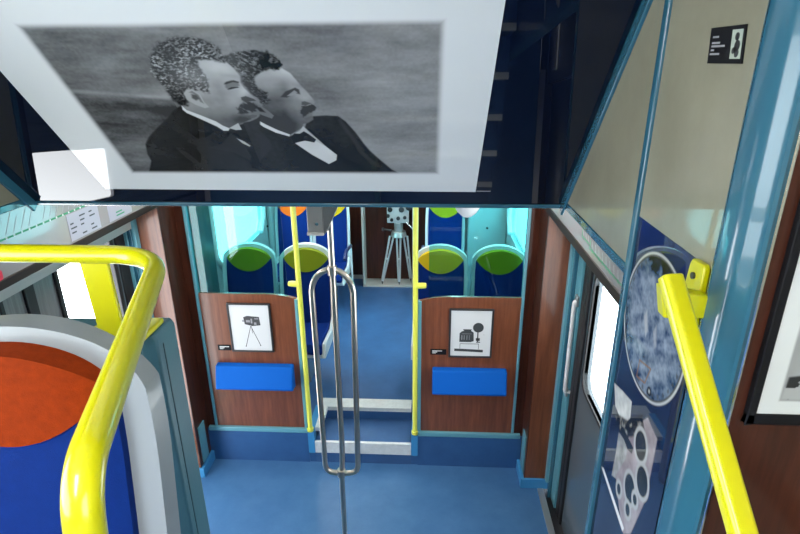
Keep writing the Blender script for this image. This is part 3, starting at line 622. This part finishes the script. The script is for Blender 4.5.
m.build('tripod_drawing', 'ink', sh)
t, sh = frame_pic(1, .662, .948, .998, 1.362, 'framed print of an early film projector on a stand, right partition')
m = MB(); X = lambda a: .662+.286*a; Z = lambda b: 1.362-.364*b
P2(m, [(X(.22),Z(.69)),(X(.22),Z(.50)),(X(.27),Z(.46)),(X(.33),Z(.44)),(X(.30),Z(.41)),(X(.52),Z(.41)),(X(.50),Z(.44)),(X(.57),Z(.48)),(X(.58),Z(.67)),(X(.50),Z(.69))])
P2(m, [(X(.10),Z(.84)),(X(.82),Z(.86)),(X(.82),Z(.915)),(X(.10),Z(.895))])
m.cyl((X(.68),YP-.0007,Z(.37)),(X(.68),YP-.0001,Z(.37)),.038,24)
for a0,b0,a1,b1 in ((.235,.73,.245,.84),(.70,.73,.71,.85),(.235,.725,.71,.735),(.66,.45,.69,.70),(.63,.60,.73,.66),(.64,.68,.74,.70),(.82,.52,.83,.53)): P2(m, [(X(a0),Z(b0)),(X(a1),Z(b0)),(X(a1),Z(b1)),(X(a0),Z(b1))])
m.build('projector_drawing', mat('print_charcoal', (.04,.045,.05), .5), sh)
m = MB()
for a0,b0,a1,b1 in ((.27,.54,.29,.64),(.33,.54,.345,.64),(.40,.54,.415,.64),(.46,.54,.47,.64),(.28,.505,.52,.512)): P2(m, [(X(a0),Z(b0)),(X(a1),Z(b0)),(X(a1),Z(b1)),(X(a0),Z(b1))], .001)
m.build('projector_detail', 'greyink', sh)
for s, x0, x1 in ((-1,-1.056,-.958), (1,.518,.634)):
    t = thing('caption_plate', 'small dark caption with white text beside the %s picture' % ('tripod camera' if s<0 else 'projector'), 'caption', ((x0+x1)/2,PY,1.0))
    MB().box(x0,x1,PY-.004,PY-.0002,1.000,1.045).build('plate', 'blackp', t)
    MB().box(x0+.014,x0+.085,PY-.0046,PY-.004,1.028,1.034).box(x0+.014,x0+.05,PY-.0046,PY-.004,1.019,1.024).box(x0+.014,x0+.04,PY-.0046,PY-.004,1.011,1.015).build('text', 'paper', t)

# ================================================================ steel grab pole on the platform
t = thing('branching_grab_pole', 'stainless steel pole with a long upright loop standing on the blue platform floor', 'pole', (0,2.5,0))
MB().tube(bez([(.004,2.5,0.004),(.004,2.5,.72),(.016,2.5,.90),(.016,2.5,2.0),(.016,2.5,2.2),(.016,2.5,2.549)], .08, 5), .0155, 18).build('central_tube', 'steel', t)
lp = []
W = .106
for k in range(25):
    a = math.pi*k/24; lp.append((.010+W*math.cos(a), 2.5, 1.90+.13*math.sin(a)))
lp2 = bez([(.010-W,2.5,1.90),(-.088,2.5,.76),(.102,2.5,.76),(.010+W,2.5,1.90)], .06)
MB().tube(lp + lp2[1:-1], .0155, 16, closed=True).build('loop', 'steel', t)
for x,z in ((.014,2.0),(.004,.735)): MB().cyl((x,2.5,z),(x,2.5,z+.05),.024,20).build('joint_collar', 'steel', t, bevel=.003)
MB().cyl((.004,2.5,0),(.004,2.5,.02),.045,24).build('floor_flange', 'steel', t, bevel=.003)
# grey box by the pole
t = thing('grey_control_box', 'grey metal box with a screw head fixed to the steel pole under the ceiling', 'box', (-.05,2.45,2.0))
MB().box(-.077,.000,2.42,2.50,2.245,2.549).build('housing', mat('box_grey', (.30,.29,.28), .35, metal=.3), t, bevel=.006)
MB().box(-.080,.0,2.415,2.505,2.232,2.248).build('lower_rim', 'framegrey', t, bevel=.003)
MB().cyl((-.030,2.421,2.29),(-.030,2.414,2.29),.008,14).build('screw', 'chrome', t)
MB().prism([(.000,2.235),(.010,2.245),(.085,2.40),(.085,2.549),(.000,2.549)], 'y', 2.42, 2.48).build('side_wedge', mat('wedge_grey', (.20,.20,.20), .3, metal=.5), t, bevel=.003)

# ================================================================ seats
def seat(name, label, loc, head, shellm='shell_light', Wd=.235, H=1.09, base=0.42, group=None, handle=0, side=.034, rt=.030, zt_=.105, sg=.115, bl='blue'):
    t = thing(name, label, 'seat', loc, group)
    d = math.radians(8)
    def yb(z, x, bul): # leaning backrest; y grows away from the sitter
        return (z-base)*math.tan(d) - bul*(1-(x/Wd)**2)*1.0
    def top(x, W, h, z): return z - h*(1-math.sqrt(max(0, 1-(x/W)**2)))
    n = 28
    def patch(W, zlo, zhi, yf, yk, nz=14, wf=None):
        m = MB(); vs = []; fs = []
        for side in (0,1):
            for i in range(n+1):
                xx = -math.cos(math.pi*i/n)
                for j in range(nz+1):
                    x0 = xx*W; lo = zlo(x0); hi = zhi(x0); z = lo+(hi-lo)*j/nz
                    x = x0*(wf(z) if wf else 1)
                    vs.append((x, (yf if side == 0 else yk)(z, x0), z))
        q = (n+1)*(nz+1)
        I = lambda s, i, j: s*q+i*(nz+1)+j
        for i in range(n):
            for j in range(nz):
                fs.append((I(0,i,j),I(0,i+1,j),I(0,i+1,j+1),I(0,i,j+1))); fs.append((I(1,i,j),I(1,i,j+1),I(1,i+1,j+1),I(1,i+1,j)))
        for i in range(n):
            fs.append((I(0,i,0),I(1,i,0),I(1,i+1,0),I(0,i+1,0))); fs.append((I(0,i,nz),I(0,i+1,nz),I(1,i+1,nz),I(1,i,nz)))
        for j in range(nz):
            fs.append((I(0,0,j),I(0,0,j+1),I(1,0,j+1),I(1,0,j))); fs.append((I(0,n,j),I(1,n,j),I(1,n,j+1),I(0,n,j+1)))
        m.add(vs, fs); return m
    wf = lambda z: 1 - .10*max(0, (z-.75*H)/(H*.25))**2
    Wi = Wd-side
    zt = H-rt; zs = zt-zt_
    headtop = lambda x: top(x, Wi*1.03, zt_*1.25, zt)
    sag = lambda x: zs - sg*(1-(x/Wi)**2) + .012
    patch(Wd, lambda x: base-.10, lambda x: top(x, Wd*1.03, .135, H), lambda z,x: yb(z,x,0)+.020-.028*(abs(x)/Wd)**6, lambda z,x: yb(z,x,0)+.075-.03*(x/Wd)**2, wf=wf).build('shell', shellm, t, local=True)
    patch(Wi, lambda x: base+.02, lambda x: sag(x), lambda z,x: yb(z,0,0)-.022*(1-(x/Wi)**4)-.004, lambda z,x: yb(z,0,0)+.03, wf=wf).build('backrest', bl, t, local=True)
    patch(Wi, lambda x: sag(x)+.001, lambda x: max(headtop(x), sag(x)+.004), lambda z,x: yb(z,0,0)-.030*(1-(x/Wi)**4)-.004, lambda z,x: yb(z,0,0)+.03, wf=wf).build('headrest', head, t, local=True)
    m = MB().prism([(-.46,base-.05),(-.475,base-.01),(-.45,base+.045),(-.38,base+.06),(-.05,base+.045),(.02,base+.03),(.02,base-.05)], 'x', -Wd+.035, Wd-.035)
    m.build('seat_cushion', bl, t, local=True, bevel=.012)
    m = MB().prism([(-.44,base-.09),(-.46,base-.05),(.05,base-.045),(.05,base-.09)], 'x', -Wd+.01, Wd-.01)
    for sx in (-1,1):
        a,b = sorted((sx*(Wd-.032), sx*Wd)); m.prism([(-.47,base-.07),(-.43,base+.05),(-.10,base+.02),(.03,base+.10),(.05,base+.10),(.05,base-.09)], 'x', a, b)
    m.build('seat_pan', shellm, t, local=True, bevel=.006)
    MB().prism([(-.30,0),(-.04,0),(0,base-.088),(-.36,base-.088)], 'x', -.06, .06).build('pedestal', 'greydoor', t, local=True, bevel=.01)
    if handle:
        xx = handle*Wd*.62
        pts = [(xx+handle*(.085*math.cos(a)), .075+yb(H,0,0)+.02, H-.005+.055*math.sin(a)) for a in [math.pi*k/10 for k in range(11)]]
        MB().tube(pts, .011, 10).build('grab_handle', 'navyhandle', t, local=True)
    return t
g = 'seats in the compartment beyond the aisle step'
seat('passenger_seat', 'blue seat with green headrest behind the left glass, nearest the window', (-1.125,4.44,.3), 'olive', Wd=.245, H=1.17, base=.42)
seat('passenger_seat', 'blue seat with olive headrest just behind the left yellow pole', (-.605,4.44,.3), 'olive', Wd=.245, H=1.17)
seat('passenger_seat', 'blue seat with yellow headrest just behind the right yellow pole', (.605,4.44,.3), 'gold', Wd=.245, H=1.17)
seat('passenger_seat', 'blue seat with green headrest at the right window behind the glass', (1.125,4.44,.3), 'olive', Wd=.245, H=1.17)
seat('passenger_seat', 'blue seat with orange headrest in the back row on the left', (-1.105,6.04,.3), 'orange2', Wd=.22, H=1.235)
seat('passenger_seat', 'blue seat with yellow headrest in the back row, left of the aisle', (-.655,6.04,.3), 'gold', Wd=.22, H=1.235)
seat('passenger_seat', 'blue seat with yellow and green headrest in the back row, right of the aisle', (.69,6.04,.3), 'gold', Wd=.23, H=1.235)
# armrests of the back row (curved navy arms)
for s, xx in ((-1,-.412),(1,.436)):
    t = thing('armrest', 'curved navy armrest at the aisle seat of the back row, %s side' % ('left' if s<0 else 'right'), 'armrest', (xx,5.6,.3))
    MB().tube(bez([(xx,5.98,.98),(xx-s*.0,5.62,1.04),(xx,5.50,.98)], .1), .02, 12).build('arm', 'navyhandle', t)
    MB().tube([(xx,5.97,.98),(xx,5.99,.70),(xx,5.97,.31)], .014, 10).build('support', 'shell_light', t)

# foreground seat
seat('foreground_seat', 'large blue seat with orange headrest and grey shell in the near left corner', (-.301,.765,1.45), 'orange', 'shell', Wd=.280, H=1.085, base=.42, side=.072, rt=.030, zt_=.09, sg=.105)

# ================================================================ display case with the film camera at the far end
t = thing('display_case', 'brown display recess with pale frame at the end of the aisle', 'display case', (0,6.5,.3))
MB().box(-.31,.305,6.60,6.63,.31,2.24).build('back_panel', 'wood_dark', t)
MB().box(-.325,-.305,6.36,6.63,.30,2.24).box(.30,.32,6.36,6.63,.30,2.24).box(-.325,.32,6.36,6.63,.30,.32).build('frame', 'framegrey', t, bevel=.004)
MB().box(-.30,-.18,6.55,6.595,1.50,1.62).build('notice_board', 'alu', t)
t = thing('film_camera', 'silver vintage film camera with reels and lenses on top of the metal tripod', 'camera', (.1,6.48,1.1))
cx, cy = .135, 6.47
MB().box(cx-.15,cx+.12,cy-.06,cy+.06,1.135,1.36).build('body', 'silver', t, bevel=.012)
MB().cyl((cx-.02,cy-.065,1.45),(cx-.02,cy+.05,1.45),.10,28).build('film_magazine', 'silver', t, bevel=.004)
for dx,dz,r in ((-.11,1.31,.030),(-.135,1.23,.022),(-.09,1.18,.020),(-.13,1.36,.024)): MB().cyl((cx+dx,cy-.09,dz),(cx+dx,cy-.05,dz),r,16).build('lens', 'black', t, bevel=.003)
for dx,dz,r in ((.03,1.31,.034),(.07,1.21,.022),(-.01,1.20,.024),(.12,1.34,.04)): MB().cyl((cx+dx,cy-.085,dz),(cx+dx,cy-.055,dz),r,16).build('dial', 'darkmetal', t, bevel=.003)
MB().cyl((cx+.09,cy-.07,1.15),(cx+.17,cy-.09,1.07),.010,10).build('pan_handle', 'chrome', t)
MB().box(cx+.02,cx+.14,cy-.06,cy+.02,1.37,1.43).build('viewfinder', 'darkmetal', t, bevel=.006)
t = thing('tripod', 'pale metal tripod carrying the film camera at the end of the aisle', 'tripod', (.12,6.46,.32))
MB().cyl((cx-.01,cy-.01,.955),(cx-.01,cy-.01,1.02),.10,24,.085).cyl((cx-.01,cy-.01,1.02),(cx-.01,cy-.01,1.134),.055,20).build('head', 'alu', t, bevel=.004)
MB().cyl((cx-.10,cy-.02,1.03),(cx-.19,cy-.04,1.05),.012,10).cyl((cx-.19,cy-.04,1.05),(cx-.215,cy-.045,1.05),.022,12).build('crank', 'darkmetal', t)
for ax, fx, fy in ((-.085,-.085,6.41),(.0,.13,6.40),(.085,.275,6.52)):
    m = MB(); tx = cx-.01+ax; a = Vector((tx,cy-.03,.96)); b = Vector((fx,fy,.362))
    dx = Vector((.024,0,0)); 
    m.tube([a-dx,b-dx*.35], .012, 8).tube([a+dx,b+dx*.35], .012, 8)
    mid = a.lerp(b,.5); m.tube([mid-dx*.6, mid+dx*.6], .014, 8)
    L = m.build('leg', 'silver', t)
    MB().cyl(b, (fx,fy,.3205), .014, 10, .005).build('foot', 'darkmetal', L)

# unseen ceiling lamps, added to light the interior
def lamp(lbl, x0,x1,y0,y1,z, power, col=(1,.97,.92), cat='lamp'):
    t = thing('ceiling_light', lbl, cat, ((x0+x1)/2,(y0+y1)/2,z))
    MB().box(x0,x1,y0,y1,z-.015,z-.001).build('diffuser', emit('lamp_glow', col, power), t)
    m = MB(); w=.02
    for r in ((x0-w,x1+w,y0-w,y0),(x0-w,x1+w,y1,y1+w),(x0-w,x0,y0,y1),(x1,x1+w,y0,y1)): m.box(*r,z-.03,z)
    m.build('frame', 'white', t)
PL, RL, UL = LAMPS
lamp('strip light on the platform ceiling left of the pole', -.95,-.75,2.15,3.2,2.55,PL)
lamp('strip light on the platform ceiling right of the pole', .85,1.05,2.15,3.2,2.55,PL)
lamp('strip light on the rear compartment ceiling, left row', -.85,-.70,3.8,6.3,2.26,RL)
lamp('strip light on the rear compartment ceiling, right row', .70,.85,3.8,6.3,2.26,RL)
lamp('strip light on the upper deck ceiling behind the viewer', -.25,.15,-2.0,-.2,3.56,UL)
t = thing('dome_light', 'white oval dome on the platform ceiling seen just under the sloping panel', 'lamp', (.70,2.86,2.3))
MB().ball((.70,2.86,2.55), 1, 28, (.125,.17,.345)).build('cover', 'white', t)
MB().cyl((.70,2.86,2.52),(.70,2.86,2.5505),.12,28).build('base', 'alu', t)

# ================================================================ stairs from the platform to the upper deck
for k in range(6):
    z1 = .2071*(k+1); y1 = 2.28-.235*k
    S_('trim_stair_%d' % (k+1), MB().box(.12,.955,y1-.235,y1,0,z1), 'floor2')
    S_('trim_nosing_%d' % (k+1), MB().box(.12,.955,y1-.035,y1+.004,z1-.03,z1+.003), 'nosing')
S_('wall_stair_base', MB().prism([(.86,0),(.86,1.45),(2.29,.19),(2.29,0)], 'x', .08, .12), 'teal_post')
S_('wall_deck_edge', MB().box(-1.40,.10,1.25,1.28,0,1.45), 'teal_post')
S_('wall_deck_riser', MB().box(.12,.955,.85,.87,0,1.45), 'teal_post')

# ================================================================ guard panel and rails on the upper deck
t = thing('guard_partition', 'grey-teal guard partition with a square end post behind the foreground seat', 'partition', (-.6,1.24,1.45))
MB().box(-1.38,-.245,1.205,1.30,1.45,2.345).build('panel', 'teal_post', t, bevel=.008)
MB().prism([(-.250,1.45),(-.203,1.45),(-.203,2.332),(-.212,2.348),(-.250,2.348)], 'y', 1.198, 1.305).build('end_post', 'teal_post', t, bevel=.006)
MB().box(-.300,-.255,1.200,1.206,1.45,2.25).build('inset_strip', 'teal_dark', t)
MB().box(-.2035,-.2015,1.225,1.229,1.45,2.31).build('post_seam', 'teal_dark', t)

t = thing('left_guard_rail', 'thick yellow rail bending around the near left seat', 'rail', (-.2,1.15,2.33))
ctrl = [(-1.39,1.15,2.585),(-.125,1.148,2.585),(.119,.444,2.585),(.110,.434,2.45),(.105,.43,1.46)]
MB().tube(bez(ctrl, [.13,.06,.1], 12), .0215, 22).build('tube', 'yellow', t)
MB().prism([(-.318,2.345),(-.255,2.345),(-.262,2.585),(-.330,2.585)], 'y', 1.152, 1.164).build('bracket_plate', 'yellow', t, bevel=.003)
MB().box(-.375,-.215,1.16,1.275,2.346,2.362).build('foot_plate', 'yellow', t, bevel=.006)
MB().cyl((-.345,1.235,2.360),(-.345,1.235,2.368),.011,14).build('bolt', 'darkmetal', t)

t = thing('right_hand_rail', 'yellow handrail running down from its bracket on the printed panel at right', 'rail', (.90,.84,2.6))
def rrtube(a, b, hw, hh, rot=0):
    a=Vector(a); b=Vector(b); d=(b-a).normalized(); u=Vector((0,0,1)); u=(u-d*u.dot(d)).normalized(); s=d.cross(u); m=MB()
    sec = rrect(-hw,hw,-hh,hh,min(hw,hh)*.6,5); k=len(sec)
    vs=[a+s*p[0]+u*p[1] for p in sec]+[b+s*p[0]+u*p[1] for p in sec]
    return m.add(vs,[tuple(range(k))[::-1],tuple(range(k,2*k))]+[(i,(i+1)%k,k+(i+1)%k,k+i) for i in range(k)])
rrtube((.864,.795,2.687),(.925,.400,2.260),.0165,.014).build('tube', 'yellow', t, bevel=.002)
MB().prism([(.912,2.668),(.906,2.678),(.868,2.680),(.862,2.672),(.862,2.560),(.885,2.545),(.905,2.56),(.918,2.62)], 'x', .948, .960).build('wall_plate', 'yellow', t, bevel=.003)
MB().prism([(.868,2.655),(.950,2.640),(.950,2.600),(.880,2.600)], 'y', .825, .852).build('arm', 'yellow', t, bevel=.004)
MB().cyl((.948,.890,2.652),(.944,.890,2.652),.006,14).build('bolt', 'darkmetal', t)

# ================================================================ daylight outside
w = bpy.data.worlds.new('daylight'); SC.world = w; w.use_nodes = True; nt = w.node_tree
nt.nodes['Background'].inputs['Color'].default_value = (.93,.97,1,1); nt.nodes['Background'].inputs['Strength'].default_value = SKY

GROUPS = {'passenger_seat':'seats in the compartment beyond the aisle step', 'grab_pole':'yellow poles framing the aisle step',
 'partition':'wood and glass partitions beside the aisle', 'perch_cushion':'blue perches on the partitions', 'ceiling_light':'ceiling strip lights',
 'line_map':'route maps above the doors', 'armrest':'armrests of the back row'}
for o in list(COL.objects):
    k = o.name.split('.')[0]
    if o.parent is None and o.get('label') and k in GROUPS: o['group'] = GROUPS[k]
    if o.parent is None and k in ('framed_picture', 'caption_plate') and 'partition' in o['label'] + (' partition' if 'small dark' in o['label'] else ''):
        o['group'] = 'prints on the partitions' if k == 'framed_picture' else 'captions on the partitions'
